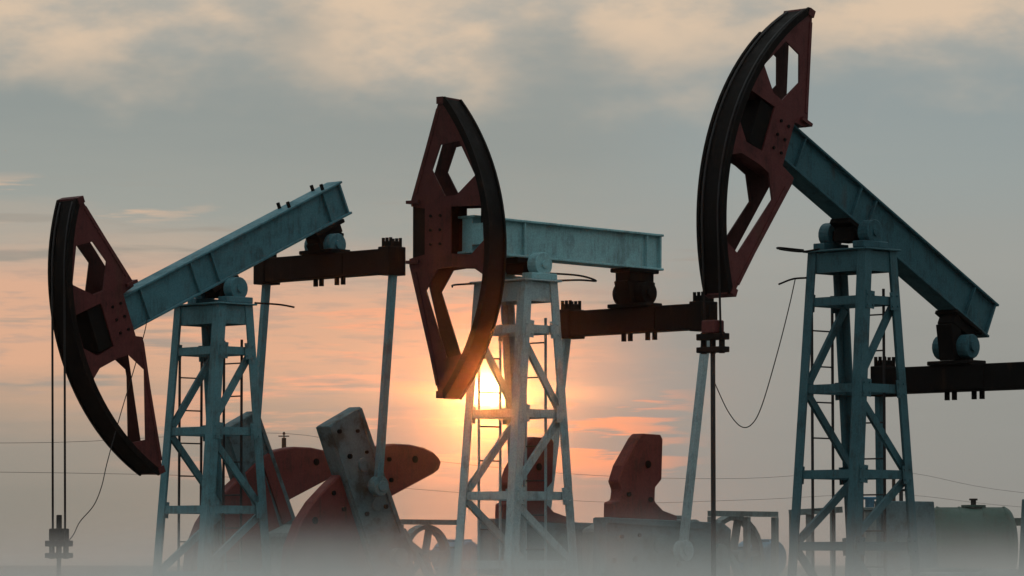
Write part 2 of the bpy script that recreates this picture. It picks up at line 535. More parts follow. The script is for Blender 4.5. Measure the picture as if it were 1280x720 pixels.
    for sg in (-1, 1):
        part('side_plate', M['black'], eq, lambda bm: bar(bm, V(es + sg * 0.16, wm - 0.45, ez), V(es + sg * 0.16, wm + 0.45, ez), 0.016, 0.30))
    for ww, sg in ((w0, 1), (w1, -1)):
        cl = part('end_clamp', M['black'], eq, lambda bm: (
            bar(bm, V(es, ww + sg * 0.0, ez), V(es, ww + sg * 0.24, ez), 0.36, 0.43),
            bar(bm, V(es, ww + sg * 0.03, ez + 0.25), V(es, ww + sg * 0.21, ez + 0.25), 0.2, 0.1)), 0.01)
        for a in (0.04, 0.12, 0.20):
            for sx in (-0.1, 0.1):
                part('bolt', M['black'], cl, lambda bm: cyl(bm, V(es + sx, ww + sg * a, ez + 0.2), V(es + sx, ww + sg * a, ez + 0.35), 0.026, 7))
    # bearing: cap plate under the beam flange, round housing, foot on the bar
    top_s = B(be, 0, v0 - 0.02)
    eb = part('equalizer_bearing', M['black'], root, lambda bm: (
        bar(bm, B(be - 0.32, 0, v0 - 0.03), B(be + 0.32, 0, v0 - 0.03), 0.40, 0.06, UPB),
        bar(bm, B(be - 0.26, 0, v0 - 0.12), B(be + 0.26, 0, v0 - 0.12), 0.30, 0.14, UPB),
        bar(bm, B(be - 0.2, 0, v0 - 0.16), V(es - 0.1, 0, ez + 0.26), 0.28, 0.22, XB),
        bar(bm, B(be + 0.2, 0, v0 - 0.16), V(es + 0.1, 0, ez + 0.26), 0.28, 0.22, XB),
        bar(bm, V(es - 0.2, 0, ez + 0.215), V(es + 0.2, 0, ez + 0.215), 0.75, 0.06)), 0.012)
    cm = B(be, 0, v0 - 0.2) * 0.55 + V(es, 0, ez + 0.2) * 0.45
    hm_ = M['black'] if c['body'] == 'pale' else body
    part('bearing_housing', hm_, eb, lambda bm: cyl(bm, cm + Vector((0, -0.3, 0)), cm + Vector((0, 0.3, 0)), 0.17, 18), 0.01)
    for sg in (-1, 1):
        part('bearing_cap', hm_, eb, lambda bm: cyl(bm, cm + Vector((0, sg * 0.3, 0)), cm + Vector((0, sg * 0.34, 0)), 0.07, 12))
    for ww in (-0.32, -0.19, 0.16, 0.3):
        part('bolt', M['black'], eb, lambda bm: cyl(bm, V(es, wm + ww, ez - 0.3), V(es, wm + ww, ez + 0.2), 0.038, 8))

    # --- pitmans, cranks and counterweights
    sh_s, sh_z = c['shaft']
    pin_s, pin_z = c['pin']
    U2 = Vector((pin_s - sh_s, pin_z - sh_z)).normalized()
    R2 = Vector((U2.y, -U2.x))                       # to the right of the outward direction
    for ww, sg in ((w0, -1), (w1, 1)):
        wp = c['pit_w'][0 if sg < 0 else 1]
        pm = part('pitman_arm', leg_m, root, lambda bm: bar(bm, V(es, wp, ez - 0.12), V(pin_s, wp, pin_z + 0.1), 0.09, 0.115, XV), 0.006)
        part('pin_bearing', leg_m, pm, lambda bm: (
            cyl(bm, V(pin_s, wp - 0.07, pin_z), V(pin_s, wp + 0.07, pin_z), 0.15, 18),
            cyl(bm, V(pin_s, wp + 0.07, pin_z), V(pin_s, wp + 0.10, pin_z), 0.08, 12)), 0.006)
        wc = wp - sg * 0.27                           # crank plane, inside the pitman
        K = lambda uu, vv, wz: V(pin_s + U2.x * uu + R2.x * vv, wz, pin_z + U2.y * uu + R2.y * vv)
        cw = c['crank_out']
        ln = (Vector((pin_s, pin_z)) - Vector((sh_s, sh_z))).length
        offv = c.get('crank_off', -0.2)
        hw = c['crank_hw']
        th = 0.13
        prof = [(cw, offv - hw), (cw, offv + hw), (-ln - 0.1, offv + hw + 0.05), (-ln - c['butt'], offv + hw - 0.04), (-ln - c['butt'], offv - hw + 0.04), (-ln - 0.1, offv - hw - 0.05)]
        ck = part('crank_arm', M['crank'], root, lambda bm: prism(bm, [prof], lambda x, y: K(x, y, wc - th), lambda x, y: K(x, y, wc + th)), 0.012)
        # raised rim along the faces, wrist-pin sockets and clamp bolts
        for fs in (-1, 1):
            for vs2 in (-1, 1):
                part('edge_rail', M['crank'], ck, lambda bm: bar(bm, K(cw - 0.02, offv + vs2 * (hw - 0.045), wc + fs * (th + 0.012)), K(-ln + 0.3, offv + vs2 * (hw - 0.03), wc + fs * (th + 0.012)), 0.07, 0.03, YV))
        for du, dv, br in ((-0.16, -0.2, 0.035), (-0.3, 0.14, 0.028), (-0.58, -0.16, 0.04), (-0.66, 0.18, 0.026), (-1.5, -0.2, 0.035), (-1.56, 0.2, 0.035)):
            part('bolt', M['black'], ck, lambda bm: cyl(bm, K(cw + du, offv + dv, wc + sg * th), K(cw + du, offv + dv, wc + sg * (th + 0.035)), br, 7))
        part('wrist_pin', M['grey'], ck, lambda bm: cyl(bm, K(0, 0, wc + sg * (th - 0.02)), K(0, 0, wp), 0.1, 14))
        for uu in (-0.28, 0.36):
            part('pin_socket', M['crank'], ck, lambda bm: cyl(bm, K(uu, offv + 0.05, wc + sg * (th - 0.02)), K(uu, offv + 0.05, wc + sg * (th + 0.03)), 0.11, 16), 0.01)
        for side in c['weights']:
            poly = [(x, side * (y + 0.2) + offv) for x, y in c['weight_poly']] if side > 0 or c.get('weight_left') is None else c['weight_left']
            cwt = part('counterweight', M['weight'], ck, lambda bm: prism(bm, [poly], lambda x, y: K(x, y, wc - sg * 0.05 - 0.105), lambda x, y: K(x, y, wc - sg * 0.05 + 0.105)), 0.02)
            cx, cy = c['weight_hole']
            part('lifting_eye', M['black'], ck, lambda bm: cyl(bm, K(cx, side * (cy + 0.2) + offv, wc - sg * 0.05 - 0.12), K(cx, side * (cy + 0.2) + offv, wc - sg * 0.05 + 0.12), 0.055, 12))
            for (bx_, by_) in c['weight_bolts']:
                part('bolt', M['black'], ck, lambda bm: cyl(bm, K(bx_, side * (by_ + 0.2) + offv, wc - 0.1 - sg * 0.05), K(bx_, side * (by_ + 0.2) + offv, wc + sg * 0.14 - sg * 0.05 if sg > 0 else wc - 0.14 + 0.05), 0.035, 8))
    # --- gearbox on its stand, low-speed shaft
    gs = sh_s
    gh = c.get('gear_h', 1.0)
    gb = part('gearbox', M['grey'], root, lambda bm: prism(bm, [[(gs - 0.95, sh_z - 0.6), (gs + 0.75, sh_z - 0.6), (gs + 0.75, sh_z + 0.15 * gh), (gs + 0.45, sh_z + 0.5 * gh), (gs - 0.55, sh_z + 0.5 * gh), (gs - 0.95, sh_z + 0.35 * gh)]],
                                                     lambda x, y: V(x, -0.55, y), lambda x, y: V(x, 0.55, y)), 0.04)
    part('gearbox_lid', M['grey'], gb, lambda bm: bar(bm, V(gs - 0.4, 0, sh_z + 0.5 * gh + 0.03), V(gs + 0.3, 0, sh_z + 0.5 * gh + 0.03), 0.8, 0.055), 0.01)
    if gh > 0.5: part('breather', M['blue'], gb, lambda bm: cyl(bm, V(gs - 0.2, 0.1, sh_z + 0.5 * gh + 0.05), V(gs - 0.2, 0.1, sh_z + 0.5 * gh + 0.17), 0.07, 10))
    part('shaft', M['grey'], gb, lambda bm: cyl(bm, V(gs, w0 + 0.1, sh_z), V(gs, w1 - 0.1, sh_z), 0.14, 16))
    part('gearbox_stand', M['concrete'], root, lambda bm: bar(bm, V(gs - 0.1, 0, -hp + 0.1), V(gs - 0.1, 0, sh_z - 0.6), 1.2, 1.9, XV), 0.02)
    # --- drive: big sheave beside the gearbox, motor, belt frame
    ds, dw = c['drive']
    wr = c.get('wheel_r', 0.42)
    wz = c['wheel_z']
    wheel = part('sheave_wheel', M['grey'], root, lambda bm: [bar(bm, V(ds + wr * math.cos(t), dw, wz + wr * math.sin(t)), V(ds + wr * math.cos(t + 0.2618), dw, wz + wr * math.sin(t + 0.2618)), 0.16, 0.07, V(0, 0, 0) - V(math.cos(t + .13), 0, math.sin(t + .13))) for t in [i * 0.2618 for i in range(24)]])
    for i in range(5):
        t = i * 2 * math.pi / 5 + 1.35
        part('spoke', M['grey'], wheel, lambda bm: bar(bm, V(ds, dw, wz), V(ds + wr * math.cos(t), dw, wz + wr * math.sin(t)), 0.08, 0.09, YV))
    part('hub', M['grey'], wheel, lambda bm: cyl(bm, V(ds, dw - 0.2, wz), V(ds, dw + 0.2, wz), 0.1, 12))
    fr = c['frame']
    fm = M['grey']
    fz = c['frame_z']
    belt = part('belt_guard', fm, root, lambda bm: bar(bm, V(fr[0], dw + 0.2, fz), V(fr[-1], dw + 0.2, fz), 0.07, 0.08))
    for i, s_ in enumerate(fr):
        part('post', fm, belt, lambda bm: bar(bm, V(s_ + (0.04 if i == 0 else -0.04), dw + 0.2, -hp + 0.1), V(s_ + (0.04 if i == 0 else -0.04), dw + 0.2, fz - 0.045), 0.09, 0.07, XV))
    part('stay', fm, belt, lambda bm: bar(bm, V(fr[0] + 0.1, dw + 0.2, fz - 0.12), V(fr[0] + 0.75, dw + 0.2, fz - 1.0), 0.05, 0.08))
    mot = part('motor', M['blue'], root, lambda bm: cyl(bm, V(ds + 1.1, dw - 0.75, wz - 0.02), V(ds + 1.1, dw - 0.1, wz - 0.02), 0.26, 18), 0.02)
    for i in range(10):
        t = i * 2 * math.pi / 10
        part('cooling_fin', M['blue'], mot, lambda bm: bar(bm, V(ds + 1.1 + 0.27 * math.cos(t), dw - 0.68, wz - 0.02 + 0.27 * math.sin(t)), V(ds + 1.1 + 0.27 * math.cos(t), dw - 0.17, wz - 0.02 + 0.27 * math.sin(t)), 0.012, 0.05, V(0, 0, 0) - V(math.cos(t), 0, math.sin(t))))
    part('motor_stand', M['grey'], root, lambda bm: bar(bm, V(ds + 1.1, dw - 0.4, -hp + 0.1), V(ds + 1.1, dw - 0.4, wz - 0.3), 0.6, 0.6, XV))
    for sg in (-1, 1):
        part('base_rail', M['grey'], root, lambda bm: bar(bm, V(-1.2, sg * 0.62, -hp + 0.05), V(ds + 2.2, sg * 0.62, -hp + 0.05), 0.16, 0.1))

    # --- horsehead
    if c.get('head_turned'):
        hx, hy, hz, hyaw = c['head_turned']          # swung aside on its hinge for well servicing
        r_loc = (Matrix.Translation(root.location) @ Matrix.Rotation(math.radians(yaw), 4, 'Z')).inverted()
        d = Vector((math.cos(math.radians(hyaw)), math.sin(math.radians(hyaw)), 0))
        nrm = Vector((-math.sin(math.radians(hyaw)), math.cos(math.radians(hyaw)), 0))
        Hh = lambda x, w_, z: r_loc @ (Vector((hx, hy, hz)) + d * x + nrm * (w_) + ZV * z)
    else:
        hs_, hz_, ha = c['head']
        A_ = math.radians(ha)
        Hh = lambda x, w_, z: V(hs_ + (-x) * math.cos(A_) - z * math.sin(A_), w_, hz_ + (-x) * math.sin(A_) + z * math.cos(A_))
    hc = c['head_w']
    red = M[c['red']]
    a_top = math.asin(2.08 / HEAD_R)
    arc = [(HEAD_C + (HEAD_R - 0.03) * math.cos(t), (HEAD_R - 0.03) * math.sin(t)) for t in [a_top - i * 2 * a_top / 28 for i in range(29)]]
    outline = arc + [(-0.10, -2.08), (-c.get('apex', 0.60), -0.24), (-c.get('apex', 0.60), -0.14), (-0.34, -0.09), (-0.34, 0.56), (-0.57, 0.60), (-0.57, 0.70), (-0.10, 2.10)]
    up_w = [(-0.08, 1.45), (0.23, 1.49), (0.50, 0.99), (0.19, 0.73), (0.0, 0.72), (-0.22, 1.10)]
    mid_w = [(0.10, 0.57), (0.62, 0.56), (0.64, 0.07), (0.43, -0.12), (0.10, -0.09)]
    low_w = [(0.10, -0.28), (0.46, -0.30), (0.62, -0.40), (0.60, -0.66), (0.33, -1.50), (0.03, -1.56), (-0.32, -0.60), (-0.12, -0.30)]
    head = None
    shoe_w = 0.228

    def shoe(bm):
        prof = []
        n = 30
        t_ = [a_top + 0.012 - i * (2 * a_top + 0.024) / n for i in range(n + 1)]
        outr = [(HEAD_C + HEAD_R * math.cos(t), HEAD_R * math.sin(t)) for t in t_]
        inr = [(HEAD_C + (HEAD_R - 0.06) * math.cos(t), (HEAD_R - 0.06) * math.sin(t)) for t in t_]
        prism(bm, [outr + inr[::-1]], lambda x, y: Hh(x, hc - shoe_w, y), lambda x, y: Hh(x, hc + shoe_w, y))
    head = part('horsehead', M['shoe'], root, shoe)

    def rim(wa, wb, gap):
        def f(bm):
            n = 30
            t_ = [a_top + 0.012 - i * (2 * a_top + 0.024) / n for i in range(n + 1)]
            if gap: t_ = t_[c['rim_gap']:]
            outr = [(HEAD_C + (HEAD_R + 0.03) * math.cos(t), (HEAD_R + 0.03) * math.sin(t)) for t in t_]
            inr = [(HEAD_C + (HEAD_R + 0.001) * math.cos(t), (HEAD_R + 0.001) * math.sin(t)) for t in t_]
            prism(bm, [outr + inr[::-1]], lambda x, y: Hh(x, hc + wa, y), lambda x, y: Hh(x, hc + wb, y))
        return f
    part('shoe_rim', M['shoe'], head, rim(-0.228, -0.19, True))
    part('shoe_rim', M['shoe'], head, rim(0.19, 0.228, False))
    for sg in (-1, 1):
        part('side_plate', red if sg == c['outer'] else M['red_shade'], head, lambda bm: prism(bm, [outline, up_w, mid_w, low_w], lambda x, y: Hh(x, hc + sg * 0.185, y), lambda x, y: Hh(x, hc + sg * 0.21, y)))
        for pa_, pb_ in (((-0.14, 1.96), (-0.52, 0.78)), ((-0.52 if c.get('apex', 0.6) > 0.5 else -0.40, -0.34), (-0.14, -1.94))):
            part('edge_strip', red if sg == c['outer'] else M['red_shade'], head, lambda bm: bar(bm, Hh(pa_[0] + 0.02, hc + sg * 0.216, pa_[1]), Hh(pb_[0] + 0.02, hc + sg * 0.216, pb_[1]), 0.012, 0.05, Hh(0, 0, 0) - Hh(1, 0, 0)))
    for zz_b in (0.05, 0.25, 0.45):
        for xx_b in (-0.24, -0.08):
            part('bolt', M['black'], head, lambda bm: cyl(bm, Hh(xx_b, hc + c['outer'] * 0.205, zz_b), Hh(xx_b, hc + c['outer'] * 0.23, zz_b), 0.022, 6))
    # ribs between the plates, back flanges at the beam socket, hinge lugs
    part('beam_nose', M['black'], head, lambda bm: prism(bm, [[(-0.32, -0.08), (0.36, -0.08), (0.36, 0.55), (-0.32, 0.55)]] if not c.get('head_turned') else [[(-0.30, -0.17), (-0.02, -0.17), (-0.02, 0.63), (-0.30, 0.63)]], lambda x, y: Hh(x, hc - 0.18, y), lambda x, y: Hh(x, hc + 0.18, y)))
    for (xa, za_), (xb, zb_) in (((-0.5, 0.64), (0.58, 0.66)), ((-0.42, -0.19), (0.6, -0.2))):
        part('rib', red, head, lambda bm: prism(bm, [[(xa, za_ - 0.012), (xb, zb_ - 0.012), (xb, zb_ + 0.012), (xa, za_ + 0.012)]], lambda x, y: Hh(x, hc - 0.183, y), lambda x, y: Hh(x, hc + 0.183, y)))
    for zc_ in ((0.66, -0.19) if c.get('head_turned') else (0.66,)):
        part('socket_flange', red, head, lambda bm: prism(bm, [[(-0.63, zc_ - 0.022), (-0.42, zc_ - 0.022), (-0.42, zc_ + 0.022), (-0.63, zc_ + 0.022)]], lambda x, y: Hh(x, hc - 0.26, y), lambda x, y: Hh(x, hc + 0.26, y)))
    part('tip_cap', red, head, lambda bm: prism(bm, [[(-0.13, 2.03), (-0.02, 2.03), (-0.02, 2.13), (-0.13, 2.13)]], lambda x, y: Hh(x, hc - 0.24, y), lambda x, y: Hh(x, hc + 0.24, y)))
    part('tip_cap', red, head, lambda bm: prism(bm, [[(-0.13, -2.12), (-0.02, -2.12), (-0.02, -2.02), (-0.13, -2.02)]], lambda x, y: Hh(x, hc - 0.24, y), lambda x, y: Hh(x, hc + 0.24, y)))
    if c.get('head_turned'):
        # socket box and hinge that tie the swung head to the end of the beam
        part('socket_box', M['black'], head, lambda bm: prism(bm, [[(-0.56, -0.13), (-0.36, -0.13), (-0.36, 0.6), (-0.56, 0.6)]], lambda x, y: Hh(x, hc - 0.18, y), lambda x, y: Hh(x, hc + 0.18, y)))
        part('hinge_post', M['black'], head, lambda bm: cyl(bm, B(b0 + 0.05, -0.3 + 0.6, v0 - 0.15), B(b0 + 0.05, 0.3, v1 + 0.15), 0.06, 10))
        part('hinge_bracket', body, head, lambda bm: bar(bm, B(b0 + 0.05, 0.1, (v0 + v1) / 2), B(b0 + 0.05, 0.36, (v0 + v1) / 2), 0.12, 0.3, UPB))
    else:
        # wire-rope bridle, carrier bar, polished rod
        A_ = math.radians(c['head'][2])
        cz = c['carrier_z']
        # tangent point: where the arc normal is horizontal
        tt = A_
        tan = Hh(HEAD_C + (HEAD_R + 0.016) * math.cos(tt), 0, (HEAD_R + 0.016) * math.sin(tt))
        for sg in (-1, 1):
            pts = []
            n = 16
            for i in range(n + 1):
                t = a_top + (tt - a_top) * i / n
                pts.append(Hh(HEAD_C + (HEAD_R + 0.016) * math.cos(t), hc + sg * 0.14, (HEAD_R + 0.016) * math.sin(t)))
            pts.append(Vector((tan.x + 0.05, -(hc + sg * 0.14), hp + cz)))
            tube('bridle_wire', pts, 0.017, M['wire'], root)
        sx = tan.x + 0.05
        cb = part('carrier_bar', M['black'], root, lambda bm: (
            bar(bm, V(sx, -0.23 + hc, cz - 0.03), V(sx, 0.23 + hc, cz - 0.03), 0.16, 0.085)), 0.01)
        part('carrier_bar', M['black'], root, lambda bm: bar(bm, V(sx, -0.23 + hc, cz - 0.20), V(sx, 0.23 + hc, cz - 0.20), 0.16, 0.075), 0.01)
        part('rod_clamp', M[c['clamp']], cb, lambda bm: bar(bm, V(sx, hc - 0.12, cz + 0.10), V(sx, hc + 0.12, cz + 0.10), 0.2, 0.17), 0.015)
        part('rod_end', M['black'], cb, lambda bm: cyl(bm, V(sx, hc, cz + 0.17), V(sx, hc, cz + 0.38), 0.042, 10), 0.01)
        for ww in (-0.16, 0.0, 0.16):
            part('stud', M['black'], cb, lambda bm: cyl(bm, V(sx, hc + ww, cz - 0.25), V(sx, hc + ww, cz + 0.03), 0.04, 8))
        part('polished_rod', M['wire'], root, lambda bm: cyl(bm, V(sx, hc, -hp), V(sx, hc, cz - 0.02), 0.032, 8))
    return root


W_BROAD = [(0.50, -0.1), (0.50, 0.1), (0.46, 0.3), (0.37, 0.62), (0.22, 0.93), (0.06, 1.18), (-0.08, 1.33), (-0.2, 1.40), (-0.3, 1.41), (-0.37, 1.33), (-0.38, 1.2), (-0.33, 0.18), (-0.63, 0.10), (-0.63, -0.1)]
W_LEFT = [(0.48, 0.0), (0.45, -0.2), (0.39, -0.45), (0.33, -0.75), (0.24, -1.1), (0.08, -1.45), (-0.18, -1.78), (-0.5, -1.98), (-0.85, -2.05), (-1.2, -1.95), (-1.35, -1.2), (-1.3, -0.1)]
W_TALL = [(1.24, 0.2), (1.24, 0.42), (1.12, 0.46), (1.10, 0.6), (1.17, 0.72), (1.08, 0.95), (0.78, 1.36), (0.70, 1.43), (0.30, 1.44), (0.25, 1.38), (0.25, 0.80), (0.38, 0.68), (0.38, 0.48), (0.2, 0.36), (-0.1, 0.3), (-0.1, 0.2)]
RODS = [[(-0.38, -0.5, -0.22), (-0.75, -0.62, -0.2), (-0.9, -0.45, -0.24), (-0.7, -0.25, -0.27), (-0.38, -0.22, -0.22)],
        [(-0.38, -0.45, -0.6), (-0.55, -0.55, -0.62), (-0.78, -0.6, -0.7)]]

jack_l = pump_jack(-4.389, 59.5, 5.582, 45, 24.6,
    'leftmost pump jack, teal, its beam tail raised high and red horsehead hanging low', dict(
    body='teal', legs='teal_leg', red='red', beam=(-1.95, 2.82), stiff=(-1.5, -0.45, -0.02, 2.45), bolts=(1.75, 2.5),
    tower_s=-0.08, bearing_s=0.05, brace_flip=False, ladders=('side', 'rear'), dark_ladder=True,
    rods=[[(-0.38, -0.5, -0.25), (-0.6, -0.62, -0.35), (-0.85, -0.6, -0.45)], [(0.38, 0.4, -0.2), (0.7, 0.6, -0.22), (0.95, 0.65, -0.25)]],
    eq_b=2.34, eq_z=0.46, eq_w=(-1.45, 1.62), eq_mid=0.12, pit_w=(-1.33, 1.53), butt=0.42, outer=1,
    weight_left=W_LEFT, crank_hw=0.365, shaft=(2.35, -3.98), pin=(1.86, -2.92), crank_out=1.17, crank_off=-0.08, weights=(1, -1), weight_poly=W_BROAD, weight_hole=(-0.02, 0.92), weight_bolts=((-0.1, 0.33), (0.2, 0.42)),
    drive=(3.8, 0.5), wheel_z=-3.96, wheel_r=0.45, frame=(3.05, 4.4), frame_z=-3.44,
    head=(-2.11, -0.817, 21.8), head_w=0.02, apex=0.45, rim_gap=0, carrier_z=-3.76, clamp='black'))

jack_c = pump_jack(0.2515, 57.0, 5.742, 45, -0.7,
    'middle pump jack, pale grey, its red horsehead swung sideways before the sun', dict(
    body='pale', legs='pale_leg', red='red_c', beam=(-1.25, 2.58), stiff=(-1.0, -0.25, 2.3), bolts=(),
    tower_s=-0.28, bearing_s=-0.15, brace_flip=True, ladders=('side', 'rear'), dark_ladder=False,
    rods=[[(0.05, 0.3, -0.22), (0.45, 0.55, -0.2), (0.75, 0.6, -0.2), (0.6, 0.4, -0.12), (0.1, 0.2, -0.1)],
          [(-0.6, -0.5, -0.25), (-0.9, -0.62, -0.28), (-1.15, -0.4, -0.33)]],
    eq_b=2.19, eq_z=-0.68, eq_w=(-1.42, 1.48), eq_mid=0.1, pit_w=(-1.38, 1.44), butt=0.28, outer=-1,
    crank_hw=0.40, shaft=(2.55, -4.09), pin=(1.66, -4.05), crank_out=1.45, crank_off=0.0, weights=(1,), weight_poly=W_TALL, weight_hole=(0.56, 1.0), weight_bolts=((0.5, 0.5), (0.95, 0.55)),
    drive=(3.98, 0.3), wheel_z=-4.13, wheel_r=0.58, frame=(3.25, 4.12, 4.75), frame_z=-3.5,
    head_turned=(-0.83, 56.2, 5.94, -32), head_w=0.0, rim_gap=0))

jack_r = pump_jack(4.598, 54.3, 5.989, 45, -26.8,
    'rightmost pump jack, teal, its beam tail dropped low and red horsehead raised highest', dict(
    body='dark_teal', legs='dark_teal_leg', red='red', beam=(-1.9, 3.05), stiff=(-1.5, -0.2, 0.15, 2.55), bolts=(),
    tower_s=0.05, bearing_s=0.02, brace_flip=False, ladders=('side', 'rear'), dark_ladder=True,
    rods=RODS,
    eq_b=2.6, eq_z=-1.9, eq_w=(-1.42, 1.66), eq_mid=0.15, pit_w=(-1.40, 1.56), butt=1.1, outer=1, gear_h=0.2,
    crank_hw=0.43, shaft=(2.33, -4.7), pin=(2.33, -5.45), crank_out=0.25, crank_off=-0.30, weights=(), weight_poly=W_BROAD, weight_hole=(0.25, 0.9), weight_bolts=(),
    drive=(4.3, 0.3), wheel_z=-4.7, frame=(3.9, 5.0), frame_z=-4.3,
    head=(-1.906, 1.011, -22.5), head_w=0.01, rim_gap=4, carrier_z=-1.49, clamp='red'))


# ------------------------------------------------------------------ background: tank, poles, power lines, cables
def storage_tank(x, y, r, ln, zc):
    root = bpy.data.objects.new('storage_tank', None)
    COL.objects.link(root)
    root.location = (x, y, 0)
    tag(root, 'green cylindrical storage tank lying on saddles behind the rightmost pump jack', 'tank')
    bm = bmesh.new()
    n = 32
    q = [(0.4 * math.sin(t), max(0.02, r * math.cos(t) ** 0.8)) for t in [i * math.pi / 2 / 10 for i in range(11)]]
    prof = [(-ln / 2 - a, rr) for a, rr in reversed(q)] + [(ln / 2 + a, rr) for a, rr in q]
    rings = [[bm.verts.new((a, rr * math.cos(2 * math.pi * i / n), zc + rr * math.sin(2 * math.pi * i / n))) for i in range(n)] for a, rr in prof]
    for a, b in zip(rings, rings[1:]):
        for i in range(n):
            bm.faces.new((a[i], a[(i + 1) % n], b[(i + 1) % n], b[i]))
    bm.faces.new(rings[0]); bm.faces.new(rings[-1])
    new_obj('shell', bm, M['green'], root, True)
    for a in (-ln / 2 + 0.02, -ln / 6, ln / 6, ln / 2 - 0.02):
        bm = bmesh.new(); cyl(bm, (a - 0.03, 0, zc), (a + 0.03, 0, zc), r + 0.025, 32)
        new_obj('band', bm, M['green'], root)
    for a in (-ln / 3, ln / 3):
        bm = bmesh.new(); bar(bm, (a, 0, 0), (a, 0, zc - r * 0.7), r * 1.7, 0.3, (1, 0, 0))
        new_obj('saddle', M and bm, M['concrete'], root)
    bm = bmesh.new(); cyl(bm, (0.1, 0, zc + r - 0.02), (0.1, 0, zc + r + 0.22), 0.09, 10); cyl(bm, (0.1, 0, zc + r + 0.22), (0.1, 0, zc + r + 0.28), 0.14, 10)
    new_obj('vent', bm, M['black'], root)
    bm = bmesh.new(); cyl(bm, (0.1, 0, zc + r), (0.1, 0, zc + r + 0.07), 0.4, 16)
    new_obj('manhole', bm, M['green'], root)
    bm = bmesh.new(); bar(bm, (ln / 2 + 0.3, 0, zc + r * 0.62), (ln / 2 + 2.2, 0, zc + r * 0.62), 0.3, 0.25)
    new_obj('outlet_pipe', bm, M['green'], root)


def at(px, py, Y):
    d = Vector((0, math.cos(PITCH), math.sin(PITCH))) + Vector((1, 0, 0)) * ((px - 640) / 5000) + Vector((0, -math.sin(PITCH), math.cos(PITCH))) * ((360 - py) / 5000)
    return Vector((0, 0, 1.5)) + d * (Y / d.y)


tp = at(1213, 634, 130)
storage_tank(tp.x, 130, 1.25, 2.2, tp.z - 1.25)


def cabinet():
    a, b = at(1082, 634, 58.5), at(1158, 634, 58.5)
    root = bpy.data.objects.new('equipment_cabinet', None)
    COL.objects.link(root)
    root.location = ((a.x + b.x) / 2, 58.5, 0)
    tag(root, 'squat grey equipment cabinet with valves on top behind the rightmost tower', 'cabinet')
    hw, h = (b.x - a.x) / 2, a.z
    bm = bmesh.new(); bar(bm, (0, 0.4, 0), (0, 0.4, h - 0.05), 2 * hw, 0.8, (0, 1, 0))
    new_obj('body', bm, M['grey'], root, False, 0.01)
    bm = bmesh.new(); bar(bm, (0, 0.4, h - 0.047), (0, 0.4, h), 2 * hw + 0.06, 0.88, (0, 1, 0))
    new_obj('lid', bm, M['grey'], root, False, 0.01)
    for sx in (-1, 1):
        bm = bmesh.new(); bar(bm, (sx * hw * 0.49, -0.012, 0.5), (sx * hw * 0.49, -0.012, h - 0.12), hw * 0.9, 0.02, (0, 1, 0))
        d_ = new_obj('door', bm, M['grey'], root, False, 0.006)
        bm = bmesh.new(); bar(bm, (sx * 0.08, -0.04, h * 0.55), (sx * 0.08, -0.04, h * 0.55 + 0.16), 0.03, 0.03, (0, 1, 0))
        new_obj('handle', bm, M['black'], d_)
    for x_, hh, rr, mm in ((-0.36, 0.12, 0.07, 'blue'), (-0.12, 0.15, 0.05, 'blue'), (0.1, 0.24, 0.03, 'wire'), (-0.24, 0.06, 0.05, 'grey')):
        bm = bmesh.new(); cyl(bm, (x_, 0.25, h), (x_, 0.25, h + hh), rr, 10); cyl(bm, (x_ - 0.09, 0.25, h + hh + 0.015), (x_ + 0.09, 0.25, h + hh + 0.015), 0.02, 8)
        new_obj('valve', bm, M[mm], root)


cabinet()


def pipe_rail():
    a, b = at(986, 641, 60), at(1053, 637, 60)
    root = bpy.data.objects.new('pipe_rail', None)
    COL.objects.link(root)
    root.location = (a.x, 60, 0)
    tag(root, 'low grey pipe railing behind the left leg of the rightmost tower', 'railing')
    ln = b.x - a.x
    bm = bmesh.new(); bar(bm, (0, 0, a.z), (ln, 0, b.z), 0.07, 0.09)
    new_obj('top_rail', bm, M['grey'], root)
    bm = bmesh.new(); bar(bm, (0, 0, a.z - 0.55), (ln, 0, b.z - 0.55), 0.05, 0.06)
    new_obj('mid_rail', bm, M['grey'], root)
    for x_ in (0.05, 0.3, ln - 0.14):
        bm = bmesh.new(); bar(bm, (x_, 0.075, 0), (x_, 0.075, a.z), 0.09, 0.08, (1, 0, 0))
        new_obj('post', bm, M['grey'], root)


pipe_rail()


def utility_pole(px, py, Y, label):
    p = at(px, py, Y)
    root = bpy.data.objects.new('utility_pole', None)
    COL.objects.link(root)
    root.location = (p.x, p.y, 0)
    tag(root, label, 'utility pole', 'poles of the distant power line')
    h = p.z
    bm = bmesh.new(); cyl(bm, (0, 0, 0), (0, 0, h - 0.22), 0.12, 10, 0.085)
    new_obj('post', bm, M['wood'], root)
    bm = bmesh.new(); cyl(bm, (0, 0, h - 0.22), (0, 0, h - 0.08), 0.025, 6); cyl(bm, (0, 0, h - 0.09), (0, 0, h), 0.06, 8, 0.03)
    new_obj('insulator', bm, M['black'], root)
    bm = bmesh.new(); bar(bm, (-0.2, -0.12, h - 0.16), (0.2, -0.12, h - 0.16), 0.05, 0.04); bar(bm, (0, -0.12, h - 0.16), (0, 0.0, h - 0.16), 0.04, 0.03)
    new_obj('cross_arm', bm, M['black'], root)
    return p


p1 = utility_pole(355, 540, 150, 'dark utility pole seen between the leftmost tower and the tilted grey crank')
p2 = utility_pole(1117, 588, 190, 'dark utility pole seen through the lattice of the rightmost tower')


def wire(label, pts, r):
    o = tube('power_line', curve_pts(pts, 60), r, M['wire'], None, 5)
    tag(o, label, 'power line', 'distant power line wires')


